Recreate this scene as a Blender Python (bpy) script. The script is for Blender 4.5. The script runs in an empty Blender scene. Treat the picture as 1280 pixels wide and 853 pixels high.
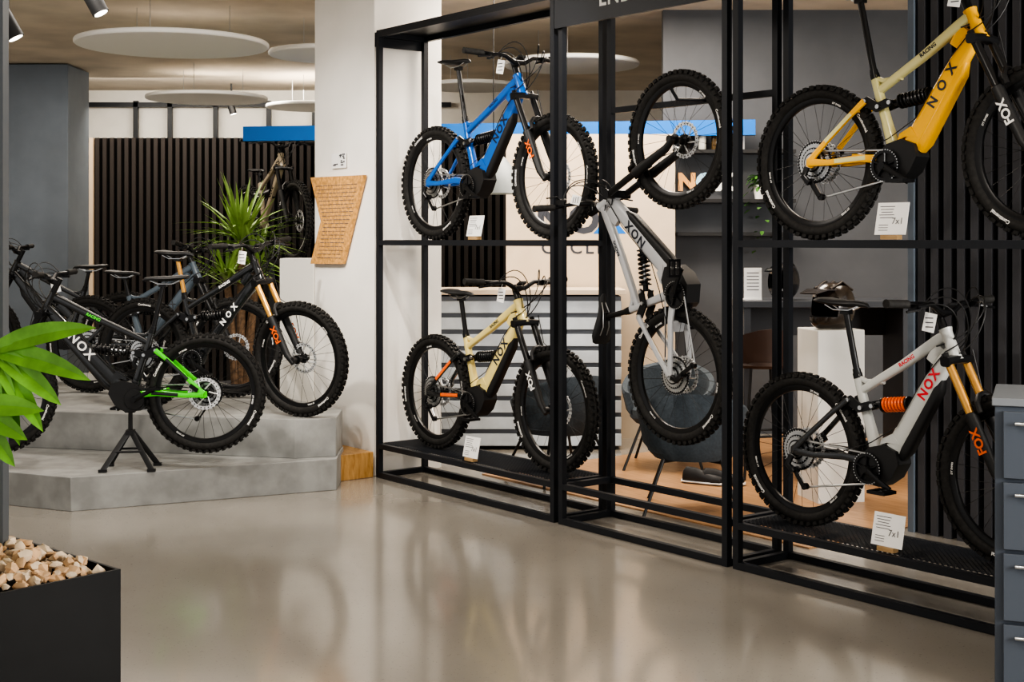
import bpy, bmesh, math, random
from mathutils import Vector, Matrix
random.seed(7)
S=bpy.context.scene
def link(o): S.collection.objects.link(o); return o
# ------------------------------------------------------------------ materials
MC={}
def mat(name,col,rough=0.5,metal=0.0,coat=0.0,noise=0.0,nscale=20,bump=0.0,emit=0.0,col2=None,spec=None):
    if name in MC: return MC[name]
    m=bpy.data.materials.new(name); m.use_nodes=True
    nt=m.node_tree; b=nt.nodes['Principled BSDF']
    b.inputs['Base Color'].default_value=(*col,1); b.inputs['Roughness'].default_value=rough
    b.inputs['Metallic'].default_value=metal
    if spec is not None: b.inputs['Specular IOR Level'].default_value=spec
    if coat: b.inputs['Coat Weight'].default_value=coat; b.inputs['Coat Roughness'].default_value=0.08
    if emit:
        b.inputs['Emission Color'].default_value=(*col,1); b.inputs['Emission Strength'].default_value=emit
    if noise or bump or col2:
        tc=nt.nodes.new('ShaderNodeTexCoord'); n=nt.nodes.new('ShaderNodeTexNoise')
        n.inputs['Scale'].default_value=nscale; n.inputs['Detail'].default_value=6
        nt.links.new(tc.outputs['Object'],n.inputs['Vector'])
        if noise or col2:
            r=nt.nodes.new('ShaderNodeValToRGB')
            c2=col2 or tuple(max(0,c*(1-noise)) for c in col)
            c1=col if col2 else tuple(min(1,c*(1+noise)) for c in col)
            r.color_ramp.elements[0].position=0.35; r.color_ramp.elements[1].position=0.65
            r.color_ramp.elements[0].color=(*c2,1); r.color_ramp.elements[1].color=(*c1,1)
            nt.links.new(n.outputs['Fac'],r.inputs['Fac']); nt.links.new(r.outputs['Color'],b.inputs['Base Color'])
        if bump:
            bp=nt.nodes.new('ShaderNodeBump'); bp.inputs['Strength'].default_value=bump; bp.inputs['Distance'].default_value=0.02
            nt.links.new(n.outputs['Fac'],bp.inputs['Height']); nt.links.new(bp.outputs['Normal'],b.inputs['Normal'])
    MC[name]=m; return m
def wood(name,c1,c2,scale=6,rough=0.45,stretch=(1,8,8)):
    if name in MC: return MC[name]
    m=bpy.data.materials.new(name); m.use_nodes=True; nt=m.node_tree; b=nt.nodes['Principled BSDF']
    tc=nt.nodes.new('ShaderNodeTexCoord'); mp=nt.nodes.new('ShaderNodeMapping'); mp.inputs['Scale'].default_value=stretch
    n=nt.nodes.new('ShaderNodeTexNoise'); n.inputs['Scale'].default_value=scale; n.inputs['Detail'].default_value=8; n.inputs['Distortion'].default_value=0.6
    r=nt.nodes.new('ShaderNodeValToRGB'); r.color_ramp.elements[0].position=0.3; r.color_ramp.elements[1].position=0.7
    r.color_ramp.elements[0].color=(*c1,1); r.color_ramp.elements[1].color=(*c2,1)
    nt.links.new(tc.outputs['Object'],mp.inputs['Vector']); nt.links.new(mp.outputs['Vector'],n.inputs['Vector'])
    nt.links.new(n.outputs['Fac'],r.inputs['Fac']); nt.links.new(r.outputs['Color'],b.inputs['Base Color'])
    b.inputs['Roughness'].default_value=rough; MC[name]=m; return m
BLACK=mat('black_anodised',(0.015,0.015,0.016),0.3,0.3)
MATBLK=mat('matte_black',(0.015,0.015,0.016),0.5)
RUBBER=mat('tyre_rubber',(0.020,0.019,0.018),0.72,noise=0.3,nscale=60,spec=.4)
STEEL=mat('brushed_steel',(0.60,0.61,0.62),0.28,1.0)
CHROME=mat('rotor_steel',(0.88,0.89,0.91),0.3,0.6)
WHITE=mat('white_card',(0.88,0.87,0.85),0.5)
INK=mat('ink_grey',(0.12,0.12,0.13),0.6)
RACKM=mat('rack_powdercoat',(0.018,0.020,0.025),0.42,0.1,spec=.4)
GOLD=mat('kashima_gold',(0.72,0.40,0.12),0.2,0.7)
# ------------------------------------------------------------------ mesh builder
TXT={}
def text_geo(s,size=1.0,off=0.0,spacing=1.0):
    k=(s,size,off,spacing)
    if k not in TXT:
        c=bpy.data.curves.new('t','FONT'); c.body=s; c.size=size; c.offset=off; c.align_x='CENTER'; c.align_y='CENTER'; c.space_character=spacing
        c.resolution_u=3
        o=bpy.data.objects.new('t',c); link(o); bpy.context.view_layer.update()
        me=bpy.data.meshes.new_from_object(o)
        TXT[k]=([v.co.copy() for v in me.vertices],[tuple(p.vertices) for p in me.polygons])
        bpy.data.objects.remove(o); bpy.data.meshes.remove(me)
    return TXT[k]
class MB:
    def __init__(s): s.bm=bmesh.new(); s.mats=[]
    def mi(s,m):
        if m not in s.mats: s.mats.append(m)
        return s.mats.index(m)
    def face(s,vs,i,sm=True):
        try: f=s.bm.faces.new(vs); f.material_index=i; f.smooth=sm
        except ValueError: pass
    def loft(s,rings,m,caps=True,cyc=False,closed=True,sm=True):
        i=s.mi(m); R=[[s.bm.verts.new(p) for p in r] for r in rings]; n=len(R[0])
        for a in range(len(R) if cyc else len(R)-1):
            A=R[a];B=R[(a+1)%len(R)]
            for j in range(n if closed else n-1):
                k=(j+1)%n; s.face([A[j],A[k],B[k],B[j]],i,sm)
        if caps and not cyc and closed:
            s.face(R[0][::-1],i,False); s.face(R[-1],i,False)
    def tube(s,pts,r,m,seg=8,caps=True,cyc=False):
        P=[Vector(p) for p in pts]; n=len(P)
        rs=r if isinstance(r,(list,tuple)) else [r]*n
        nrm=None; rings=[]
        for i in range(n):
            if cyc: t=(P[(i+1)%n]-P[i-1]).normalized()
            else: t=(P[min(i+1,n-1)]-P[max(i-1,0)]).normalized()
            if nrm is None:
                a=Vector((0,0,1)) if abs(t.z)<0.9 else Vector((1,0,0)); nrm=(a-t*a.dot(t)).normalized()
            else: nrm=(nrm-t*nrm.dot(t)).normalized()
            b=t.cross(nrm)
            rings.append([P[i]+(nrm*math.cos(q)+b*math.sin(q))*rs[i] for q in [2*math.pi*k/seg for k in range(seg)]])
        s.loft(rings,m,caps,cyc)
    def sweep(s,pts,ws,hs,m,side=(0,1,0),n=16,e=0.55):
        P=[Vector(p) for p in pts]; N=len(P); sd=Vector(side)
        ws=ws if isinstance(ws,(list,tuple)) else [ws]*N; hs=hs if isinstance(hs,(list,tuple)) else [hs]*N
        rings=[]
        for i in range(N):
            t=(P[min(i+1,N-1)]-P[max(i-1,0)]).normalized(); h=t.cross(sd).normalized(); w=h.cross(t).normalized()
            rg=[]
            for k in range(n):
                q=2*math.pi*(k+.5)/n; c=math.cos(q); d=math.sin(q)
                rg.append(P[i]+w*(math.copysign(abs(c)**e,c)*ws[i]/2)+h*(math.copysign(abs(d)**e,d)*hs[i]/2))
            rings.append(rg)
        s.loft(rings,m)
    def box(s,c,d,m,M=None):
        i=s.mi(m); c=Vector(c); vs=[]
        for x in(-.5,.5):
            for y in(-.5,.5):
                for z in(-.5,.5):
                    p=Vector((x*d[0],y*d[1],z*d[2]))
                    if M is not None: p=M@p
                    vs.append(s.bm.verts.new(c+p))
        for f in((0,1,3,2),(4,6,7,5),(0,4,5,1),(2,3,7,6),(0,2,6,4),(1,5,7,3)): s.face([vs[k] for k in f],i,False)
    def lathe(s,c,prof,m,seg=48,axis='y',cyc=True,a0=0,a1=2*math.pi):
        c=Vector(c); rings=[]; full=abs(a1-a0-2*math.pi)<1e-6
        for k in range(seg if full else seg+1):
            q=a0+(a1-a0)*k/seg; cc=math.cos(q); ss=math.sin(q)
            rings.append([c+(Vector((r*cc,h,r*ss)) if axis=='y' else Vector((r*cc,r*ss,h))) for r,h in prof])
        s.loft(rings,m,caps=False,cyc=full,closed=cyc)
    def prism(s,poly,a,b,m,axis='y',sm=False):
        i=s.mi(m)
        f=(lambda p,h:(p[0],h,p[1])) if axis=='y' else (lambda p,h:(p[0],p[1],h))
        A=[s.bm.verts.new(f(p,a)) for p in poly]; B=[s.bm.verts.new(f(p,b)) for p in poly]; n=len(poly)
        s.face(A,i,False); s.face(B[::-1],i,False)
        for k in range(n): s.face([A[k],B[k],B[(k+1)%n],A[(k+1)%n]],i,sm)
    def text(s,t,size,M,m,off=0.0,fn=None,spacing=1.0):
        i=s.mi(m); vs,fs=text_geo(t,size,off,spacing)
        V=[s.bm.verts.new(fn(v) if fn else M@v) for v in vs]
        for f in fs: s.face([V[k] for k in f],i,False)
    def mesh(s,name,ang=35,recalc=True):
        if recalc: bmesh.ops.recalc_face_normals(s.bm,faces=s.bm.faces)
        me=bpy.data.meshes.new(name); s.bm.to_mesh(me); s.bm.free()
        for m in s.mats: me.materials.append(m)
        me.set_sharp_from_angle(angle=math.radians(ang)); return me
    def obj(s,name,parent=None,loc=(0,0,0),rz=0,bevel=0,ang=35):
        o=bpy.data.objects.new(name,s.mesh(name,ang)); link(o); o.location=loc; o.rotation_euler[2]=rz
        if parent: o.parent=parent
        if bevel:
            b=o.modifiers.new('bevel','BEVEL'); b.width=bevel; b.segments=2; b.limit_method='ANGLE'
        return o
def empty(name,loc=(0,0,0),rot=(0,0,0),scale=1):
    e=bpy.data.objects.new(name,None); link(e); e.location=loc; e.rotation_euler=rot; e.scale=(scale,)*3; e.empty_display_size=0.1; return e
def inst(name,me,parent,loc=(0,0,0),rot=(0,0,0)):
    o=bpy.data.objects.new(name,me); link(o); o.parent=parent; o.location=loc; o.rotation_euler=rot; return o
# ------------------------------------------------------------------ rack frame of reference
P1=Vector((-0.956,9.56,0)); U=Vector((0.615,-0.788,0)).normalized(); V=Vector((0.788,0.615,0)).normalized()
RA=math.atan2(U.y,U.x)
def RK(u,v,z=0): p=P1+U*u+V*v; return Vector((p.x,p.y,z))
# ------------------------------------------------------------------ wheels
R=0.38
def wheel(rear,label):
    b=MB()
    mj,mn=0.342,0.030
    prof=[(mj+mn*math.cos(q),mn*math.sin(q)) for q in [2*math.pi*k/14 for k in range(14)]]
    b.lathe((0,0,0),prof,RUBBER,72)
    for i in range(56):
        q=2*math.pi*i/56
        for (yy,off,rr,w) in ((0.009,0,0.3755,0.012),(-0.009,0,0.3755,0.012),(0.026,.5,0.367,0.013),(-0.026,.5,0.367,0.013)):
            a=q+off*2*math.pi/56; M=Matrix.Rotation(-a,3,'Y')
            b.box(M@Vector((rr,yy,0)),(0.016,w,0.019 if off==0 else 0.024),RUBBER,M)
    rim=[(0.318,-0.016),(0.318,0.016),(0.308,0.016),(0.291,0.009),(0.289,0),(0.291,-0.009),(0.308,-0.016)]
    b.lathe((0,0,0),rim,BLACK,72)
    for i in range(28):
        q=2*math.pi*i/28; sd=1 if i%2 else -1; q2=q+(0.55 if (i//2)%2 else -0.55)
        b.tube([(0.026*math.cos(q2),sd*0.03,0.026*math.sin(q2)),(0.295*math.cos(q),sd*0.003,0.295*math.sin(q))],0.0012,MATBLK,4,caps=False)
    b.lathe((0,0,0),[(0.001,-0.052),(0.012,-0.052),(0.014,-0.036),(0.03,-0.034),(0.03,-0.028),(0.018,-0.022),(0.016,0.022),(0.03,0.028),(0.03,0.034),(0.014,0.036),(0.012,0.052),(0.001,0.052)],BLACK,20,cyc=False)
    y=0.046
    b.lathe((0,y,0),[(0.080,-.001),(0.1,-.001),(0.1,.001),(0.080,.001)],CHROME,40)
    for i in range(24):
        a=2*math.pi*i/24; M=Matrix.Rotation(-a,3,'Y'); b.box(M@Vector((0.098,y,0)),(0.012,0.002,0.012),CHROME,M)
        M=Matrix.Rotation(-a-.13,3,'Y'); b.box(M@Vector((0.090,y,0)),(0.007,0.0032,0.007),BLACK,M)
    for i in range(6):
        a=2*math.pi*i/6; b.tube([(0.028*math.cos(a),y,0.028*math.sin(a)),(0.084*math.cos(a+.45),y,0.084*math.sin(a+.45))],0.0045,CHROME,5)
    b.lathe((0,y,0),[(0.02,-.003),(0.034,-.003),(0.034,.003),(0.02,.003)],BLACK,20)
    if rear:
        for i in range(10):
            r=0.104-0.078*(i/9)**0.85; yy=-0.028-0.0036*i
            b.lathe((0,yy,0),[(max(r-0.012,.012),-.0009),(r,-.0009),(r,.0009),(max(r-0.012,.012),.0009)],STEEL if i%3 else BLACK,36)
            if i<6:
                n=int(r*420)
                for k in range(n):
                    a=2*math.pi*k/n; M=Matrix.Rotation(-a,3,'Y'); b.box(M@Vector((r+.002,yy,0)),(.005,.0018,.004),STEEL,M)
    for sgn in(-1,1):
        for a0,txt in ((0.9,'Continental'),(0.9+math.pi,'Continental')):
            def fn(v,a0=a0,sgn=sgn):
                rho=0.3375+v.y; a=a0+sgn*v.x/rho
                h=math.sqrt(max(mn*mn-(rho-mj)**2,0))+0.0012
                return Vector((rho*math.cos(a),sgn*h,rho*math.sin(a)))
            if label: b.text(txt,0.022,None,WHITE,0.0006,fn)
        for a0 in (-0.6,1.5,3.7):
            def fn2(v,a0=a0,sgn=sgn):
                rho=0.303+v.y; a=a0+sgn*v.x/rho
                return Vector((rho*math.cos(a),sgn*0.0166,rho*math.sin(a)))
            b.text('DT SWISS',0.013,None,WHITE,0.0004,fn2)
    return b.mesh('wheel_mesh')
WF=wheel(False,True); WR=wheel(True,True)
# ------------------------------------------------------------------ bikes
def bike(name,loc,rz,main,second,logo=WHITE,low=MATBLK,stan=BLACK,coil=BLACK,crankc=BLACK,forktxt=None,sad=1.04,ebike=True,ry=0,wb=1.24,steer=0.0,accent=None,scale=1.0,tag=True,post=BLACK,logotxt='NOX',top=None,seatc=None,lsp=1.25,lsz=None,cover=None,small=None,lpos=.48):
    E=empty(name,loc,(0,ry,rz),scale)
    top=top or main; cover=cover or MATBLK; seatc=seatc or main; small=small or logo
    dx=wb-1.24
    fx=lambda x:x+dx*max(0,min(1,(x-.44)/.5))
    inst('rear_wheel',WR,E,(0,0,R),(0,random.random()*6,0))
    FA=Vector((wb,0,R)); ax=Vector((-0.43,0,0.903))
    st=Matrix.Rotation(steer,4,ax)
    piv=FA-Vector((.903,0,.43))*0.044
    SE=empty('steering_assembly'); SE.parent=E; SE.location=piv; SE.rotation_mode='QUATERNION'
    SE.rotation_quaternion=st.to_quaternion()
    inst('front_wheel',WF,SE,FA-piv,(0,random.random()*6,0))
    loc0=-piv
    # ---- frame
    b=MB(); BB=Vector((0.44,0,0.345)); HT=Vector((fx(.885),0,1.022)); HB=Vector((fx(.952),0,.882))
    b.tube([HB,HB.lerp(HT,.12),HB.lerp(HT,.88),HT],[.034,.029,.027,.032],main,16)
    dw,dh=(0.064,0.088) if ebike else (0.045,0.066)
    D0=Vector((fx(.925),0,.925)); D1=Vector((0.555,0,.44)) if ebike else Vector((.46,0,.375))
    dd=(D1-D0).normalized(); dn=Vector((-dd.z,0,dd.x)); dn=dn if dn.z<0 else -dn
    b.sweep([D0,D0.lerp(D1,.12),D0.lerp(D1,.4),D0.lerp(D1,.8),D1],[.045,.055,dw,dw,dw],[.06,.075,dh,dh*1.08,dh*1.05],main,n=20)
    if ebike:
        C0=D0.lerp(D1,.24)+dn*.033; C1=D0.lerp(D1,1.0)+dn*.046
        b.sweep([C0,C0.lerp(C1,.12)+dn*.006,C0.lerp(C1,.9)+dn*.008,C1],[.04,dw*.93,dw*.95,.05],[.02,.052,.060,.05],cover,n=16)
    T1=Vector((.362,0,.70)); T0=Vector((fx(.885),0,.99))
    b.sweep([T0,T0.lerp(T1,.1),T0.lerp(T1,.5)+Vector((0,0,-.006)),T0.lerp(T1,.85),T1],[.044,.044,.038,.036,.036],[.05,.052,.044,.040,.036],top)
    b.sweep([(fx(.86),0,.945),(fx(.80),0,.87)],[.035,.03],[.075,.05],main)
    b.sweep([(.455,0,.40),(.405,0,.56),(.365,0,.68),(.338,0,.775)],[.05,.042,.04,.038],[.06,.044,.04,.038],seatc)
    b.sweep([(.49,0,.755),(.39,0,.748),(.345,0,.765)],[.024]*3,[.024]*3,seatc)
    b.tube([(.342,0,.76),(.334,0,.785)],.023,BLACK,14)
    if ebike:
        b.prism([(.375,.30),(.40,.275),(.50,.265),(.565,.31),(.605,.38),(.59,.44),(.52,.465),(.44,.445),(.39,.40)],-.052,.052,MATBLK)
        b.lathe((.44,0,.345),[(.02,-.062),(.062,-.06),(.066,-.05),(.066,.05),(.062,.06),(.02,.062)],MATBLK,28,cyc=False)
        b.prism([(.49,.46),(.53,.475),(.60,.47),(.56,.52),(.50,.49)],-.034,.034,main)
    else:
        b.lathe((.44,0,.345),[(.01,-.045),(.032,-.045),(.032,.045),(.01,.045)],main,20)
        b.sweep([(.47,0,.40),(.44,0,.34)],.06,.1,main)
    for sg in(-1,1):
        b.sweep([(.43,sg*.048,.375),(.30,sg*.058,.385),(.12,sg*.072,.372),(0,sg*.072,.378)],[.018,.02,.018,.014],[.045,.036,.03,.04],second,n=10)
        b.sweep([(0,sg*.072,.382),(.10,sg*.066,.475),(.22,sg*.05,.585),(.31,sg*.046,.655)],[.015,.016,.016,.016],[.036,.026,.026,.034],second,n=10)
        b.prism([(.295,.665),(.30,.635),(.37,.60),(.455,.625),(.465,.65),(.43,.66),(.38,.645),(.32,.678)],sg*.034-.005,sg*.034+.005,BLACK)
        for p in((.31,.655),(.385,.625),(.45,.64)): b.tube([(p[0],sg*.03,p[1]),(p[0],sg*.05,p[1])],.011,STEEL,10)
        b.prism([(.02,.41),(-.02,.395),(-.022,.36),(.01,.35),(.035,.365)],sg*.064-.004,sg*.064+.004,second)
    b.sweep([(.30,0,.385),(.24,0,.40)],.1,.03,second,n=10)
    b.sweep([(.265,-.05,.615),(.265,.05,.615)],.02,.02,second,side=(1,0,0),n=8)
    if accent:
        for sg in(-1,1):
            b.sweep([(.33,sg*.064,.387),(.16,sg*.078,.377)],.006,.022,accent,n=8)
            b.sweep([(.10,sg*.0755,.475),(.24,sg*.0575,.60)],.006,.020,accent,n=8)
    # shock
    s0=Vector((.45,0,.64)); s1=s0+(Vector((fx(.72),0,.67))-s0)*0.95
    d=(s1-s0); L=d.length; d.normalize(); n1=Vector((0,1,0)); n2=d.cross(n1)
    b.tube([s0,s0+d*.06],.016,BLACK,10); b.tube([s0+d*.05,s0+d*L*.62],.011,STEEL,10); b.tube([s0+d*L*.55,s1],.021,BLACK,12)
    b.tube([s0+d*.035,s0+d*.042],.036,BLACK,14); b.tube([s0+d*L*.8,s0+d*(L*.8+.008)],.036,BLACK,14)
    N=int(7*12); b.tube([s0+d*(.045+(L*.8-.05)*k/N)+(n1*math.cos(k*math.pi/6)+n2*math.sin(k*math.pi/6))*.030 for k in range(N+1)],.0068,coil,6)
    b.tube([s0+d*L*.75+n2*-.02,s0+d*L*.75+n2*-.055+d*.06],.015,BLACK,10)
    # crank, ring, chain, pedals, mech
    yR=-.068
    b.lathe((.44,yR,.345),[(.058,-.002),(.072,-.002),(.072,.002),(.058,.002)],crankc,40)
    for k in range(34):
        a=2*math.pi*k/34; M=Matrix.Rotation(-a,3,'Y'); b.box(BB+Vector((0,yR,0))+M@Vector((.074,0,0)),(.006,.003,.006),STEEL,M)
    for k in range(5):
        a=2*math.pi*k/5+.3; b.tube([(.44+.015*math.cos(a),yR,.345+.015*math.sin(a)),(.44+.06*math.cos(a),yR,.345+.06*math.sin(a))],.006,crankc,6)
    ca=math.radians(-28)
    for sg,aa in((-1,ca),(1,ca+math.pi)):
        e=BB+Vector((.168*math.cos(aa),sg*.092,.168*math.sin(aa)))
        b.sweep([BB+Vector((0,sg*.08,0)),BB.lerp(e,.5)+Vector((0,sg*.045,0)),e],[.018,.014,.014],[.036,.026,.03],BLACK,n=10)
        b.tube([BB,BB+Vector((0,sg*.092,0))],.018,BLACK,14)
        b.tube([e,e+Vector((0,sg*.10,0))],.007,STEEL,8)
        pc=e+Vector((0,sg*.06,0))
        for q in(-.042,.042): b.box(pc+Vector((q,0,0)),(.014,.09,.014),BLACK)
        for q in(-.038,0,.038): b.box(pc+Vector((0,q,0)),(.09,.012,.016),BLACK)
    def chain(p0,p1): b.sweep([p0,p1],.006,.010,STEEL,n=6,e=.8)
    yC=-.05
    chain((.435,yR,.417),(.005,yC,.435)); chain((.435,yR,.272),(.075,-.055,.205)); chain((.055,-.055,.225),(.015,-.055,.285))
    b.sweep([(.01,-.075,.29),(.03,-.078,.26),(.065,-.075,.21)],.006,.024,BLACK,n=8); b.sweep([(-.005,-.08,.355),(-.02,-.088,.31),(.012,-.085,.275)],.022,.03,BLACK,n=8)
    for p in((.013,.283),(.068,.208)): b.tube([(p[0],-.074,p[1]),(p[0],-.052,p[1])],.017,BLACK,12)
    b.box((.06,.075,.42),(.06,.02,.025),BLACK,Matrix.Rotation(-.6,3,'Y'))
    # hose along the down tube and out to the swingarm
    for sg in(-1,1):
        q=[D0+Vector((-.01,sg*.03,.0)),D0.lerp(D1,.3)+Vector((0,sg*(dw/2+.002),0))-dn*.036,D0.lerp(D1,.8)+Vector((0,sg*(dw/2+.003),0))-dn*.036,Vector((.46,sg*.06,.47)),Vector((.30,sg*.068,.41)),Vector((.10,sg*.080,.405))]
        b.tube(q,.0026,MATBLK,6)
    tdir=(D0-D1).normalized(); mid=D1.lerp(D0,1-lpos)
    for sg in(-1,1):
        up=Vector((-tdir.z,0,tdir.x)); X=tdir if sg<0 else -tdir; Y=up
        if Y.z<0: Y=-Y
        Zv=X.cross(Y)
        M=Matrix((( X.x,Y.x,Zv.x,mid.x),(X.y,Y.y,Zv.y,sg*(dw/2+.0012)),(X.z,Y.z,Zv.z,mid.z),(0,0,0,1)))
        b.text(logotxt,lsz or (.074 if ebike else .055),M,logo,.0022,spacing=lsp)
        td=(T0-T1).normalized(); q=T0.lerp(T1,.42)+Vector((0,0,-.004)); X=td*(-sg); Y=Vector((-td.z,0,td.x)); Zv=X.cross(Y)
        M=Matrix(((X.x,Y.x,Zv.x,q.x),(X.y,Y.y,Zv.y,sg*.0205),(X.z,Y.z,Zv.z,q.z),(0,0,0,1)))
        b.text('RACING',.026,M,small,.001)
    q0=Vector((.336,0,.775)); sd=Vector((-.22,0,.975)); q1=q0+sd*(sad-.05-.775)
    b.tube([q0,q1],.0158,post,14); b.tube([q0,q0+sd*.03],.02,BLACK,14); b.box(q1+Vector((0,0,.005)),(.05,.035,.025),BLACK)
    b.obj('frame',E)
    # ---- saddle
    b=MB(); sc=Vector((q1.x-.01,0,sad))
    secs=[(-.15,.045,.018,.012),(-.14,.066,.026,.012),(-.10,.074,.032,.010),(-.04,.058,.034,.002),(.02,.034,.034,0),(.08,.024,.03,.0),(.125,.019,.024,-.004),(.142,.008,.012,-.012)]
    rings=[]
    for x,w,t,z in secs:
        rings.append([sc+Vector((x,w*math.cos(a),z-.014+t*.55*math.sin(a)*(1 if math.sin(a)>0 else .9))) for a in [2*math.pi*k/16 for k in range(16)]])
    b.loft(rings,MATBLK)
    for sg in(-1,1): b.tube([sc+Vector((-.10,sg*.025,-.022)),sc+Vector((-.05,sg*.022,-.045)),sc+Vector((.04,sg*.022,-.045)),sc+Vector((.10,sg*.012,-.02))],.0035,STEEL,6)
    b.obj('saddle',E)
    # ---- fork
    b=MB(); O=loc0
    CR=FA-Vector((.903,0,.43))*.044+ax*.575
    for sg in(-1,1):
        a=FA+Vector((0,sg*.066,0)); base=a-Vector((.903,0,.43))*.03
        top_=Vector((CR.x,sg*.066,CR.z))
        dirv=(top_-base).normalized()
        b.tube([O+a+Vector((0,0,-.02)),O+base+dirv*.05,O+base+dirv*.20,O+base+dirv*.325,O+base+dirv*.33],[.018,.022,.026,.029,.025],low,14)
        b.tube([O+base+dirv*.32,O+top_],.0195,stan,14)
        b.tube([O+top_+dirv*.01,O+top_+dirv*.04],.016,BLACK,10)
        b.tube([O+a+Vector((0,-.014,0)),O+a+Vector((0,.014,0))],.02,low,12)
        if forktxt:
            mid=base+dirv*.2; ou=Vector((-dirv.z,0,dirv.x)) ; X=dirv*(1 if sg<0 else -1); Y=ou*(1 if sg<0 else -1); Z=X.cross(Y)
            q=O+mid+Vector((0,sg*.0275,0))
            M=Matrix(((X.x,Y.x,Z.x,q.x),(X.y,Y.y,Z.y,q.y),(X.z,Y.z,Z.z,q.z),(0,0,0,1)))
            b.text('FOX',.058,M,forktxt,.002)
    A0=FA+ax*.33
    arch=[(-.066,.0),(-.060,.045),(-.03,.075),(0,.083),(.03,.075),(.06,.045),(.066,0)]
    b.tube([O+A0+Vector((.012,0,0))+ax*(z-.01)+Vector((0,y,0)) for y,z in arch],.013,low,8)
    b.sweep([O+CR+Vector((0,-.092,0)),O+CR+Vector((0,-.03,.008)),O+CR+Vector((0,.03,.008)),O+CR+Vector((0,.092,0))],[.05,.055,.055,.05],[.045,.04,.04,.045],BLACK,side=(1,0,0),n=12)
    b.tube([O+CR,O+CR+ax*.24],.018,BLACK,12)
    b.box(O+FA+Vector((-.055,.066,.07)),(.03,.024,.06),BLACK,Matrix.Rotation(.4,3,'Y'))
    b.tube([O+CR+Vector((.02,.09,.05)),O+CR+Vector((.06,.10,-.12)),O+FA+Vector((-.10,.095,.32)),O+FA+Vector((-.055,.085,.11))],.0028,MATBLK,6)
    b.obj('fork',SE)
    # ---- cockpit
    b=MB(); ST=CR+ax*.225
    BC=ST+Vector((.045,0,.014))
    b.sweep([O+ST,O+BC],[.045,.04],[.042,.036],BLACK); b.tube([O+ST-ax*.06,O+ST+ax*.03],.02,BLACK,12)
    rz_=.042
    bar=[(-.032,.39,rz_+.006),(-.022,.24,rz_),(0,.11,rz_-.006),(.0,.04,0),(0,-.04,0),(0,-.11,rz_-.006),(-.022,-.24,rz_),(-.032,-.39,rz_+.006)]
    Bp=[O+BC+Vector(p) for p in bar]; b.tube(Bp,[.011,.0115,.013,.0155,.0155,.013,.0115,.011],BLACK,12)
    def cub(a,c1,c2,d_): return [a*(1-t)**3+c1*3*t*(1-t)**2+c2*3*t*t*(1-t)+d_*t**3 for t in [k/14 for k in range(15)]]
    for sg in(-1,1):
        g0=O+BC+Vector((-.033,sg*.40,rz_+.006)); g1=O+BC+Vector((-.024,sg*.262,rz_))
        b.tube([g0,g0.lerp(g1,.03),g0.lerp(g1,.95),g1],[.020,.0185,.0185,.020],RUBBER,12)
        c=O+BC+Vector((-.018,sg*.225,rz_))
        b.box(c+Vector((.02,0,-.012)),(.03,.05,.024),BLACK)
        b.tube([c+Vector((.035,-sg*.05,-.006)),c+Vector((.03,sg*.02,-.012))],.013,BLACK,10)
        b.sweep([c+Vector((.03,-sg*.01,-.012)),c+Vector((.055,sg*.03,-.022)),c+Vector((.045,sg*.11,-.03))],.012,.009,BLACK,side=(0,0,1),n=8)
        b.box(c+Vector((-.02,-sg*.03,-.022)),(.045,.02,.016),BLACK)
        A=c+Vector((.03,-sg*.03,-.01)); C1=A+Vector((.15,-sg*.06,.06)); C2=O+HT+Vector((.15,sg*.06,-.02)); Dd=O+HT+Vector((-.02,-sg*.04,-.08))
        b.tube(cub(A,C1,C2,Dd),.0034,MATBLK,6)
        A2=c+Vector((.02,-sg*.05,0)); b.tube(cub(A2,A2+Vector((.19,-sg*.1,.14)),C2+Vector((.06,0,-.07)),Dd+Vector((.03,0,-.06))),.0032,MATBLK,6)
        A3=c+Vector((.01,-sg*.07,.005)); b.tube(cub(A3,A3+Vector((.12,-sg*.1,.20)),C2+Vector((.10,-sg*.02,.04)),Dd+Vector((.05,0,-.02))),.0030,MATBLK,6)
    b.box(O+BC+Vector((.02,.0,.03)),(.035,.055,.012),MATBLK,Matrix.Rotation(-.5,3,'Y'))
    if tag:
        tp=O+BC+Vector((.02,-.16,-.04)); b.box(tp,(.055,.002,.085),WHITE,Matrix.Rotation(.25,3,'Z')@Matrix.Rotation(.2,3,'Y'))
        b.tube([O+BC+Vector((0,-.13,.036)),tp+Vector((0,0,.042))],.001,WHITE,4)
        for k in range(3): b.box(tp+Vector((0,-.0022,.02-.02*k)),(.036,.001,.005),INK,Matrix.Rotation(.25,3,'Z'))
    b.obj('handlebar',SE)
    return E
def paint(n,c,rough=.3,coat=.5,metal=.0): return mat('paint_'+n,c,rough,metal,coat)
BLUE=paint('blue',(0.006,0.12,0.48)); SAND=paint('sand',(0.80,0.66,0.26)); GREY=paint('silver_grey',(0.50,0.51,0.53),.35); YEL=paint('yellow',(0.90,0.46,0.004),.38,.2); CREAM=paint('cream',(0.68,0.63,0.30))
GREEN=paint('lime',(0.07,0.72,0.01)); DARK=paint('gloss_black',(0.011,0.012,0.013),.2,.7); PALE=paint('pale_grey',(0.54,0.55,0.53),.35); RED=paint('red',(0.75,0.004,0.02)); ORG=paint('orange',(0.95,0.15,0.004)); NAVY=paint('navy_ink',(0.01,0.015,0.03)); SLT=paint('slate_silver',(0.09,0.12,0.15)); BONE=paint('bone',(.30,.25,.18))
ZL,ZM=0.246,1.672; SC=1.02
bike('mountain_bike',RK(.45,.20,ZM),RA,BLUE,BLUE,NAVY,low=MATBLK,stan=BLACK,forktxt=ORG,sad=1.18,scale=SC)
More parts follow.
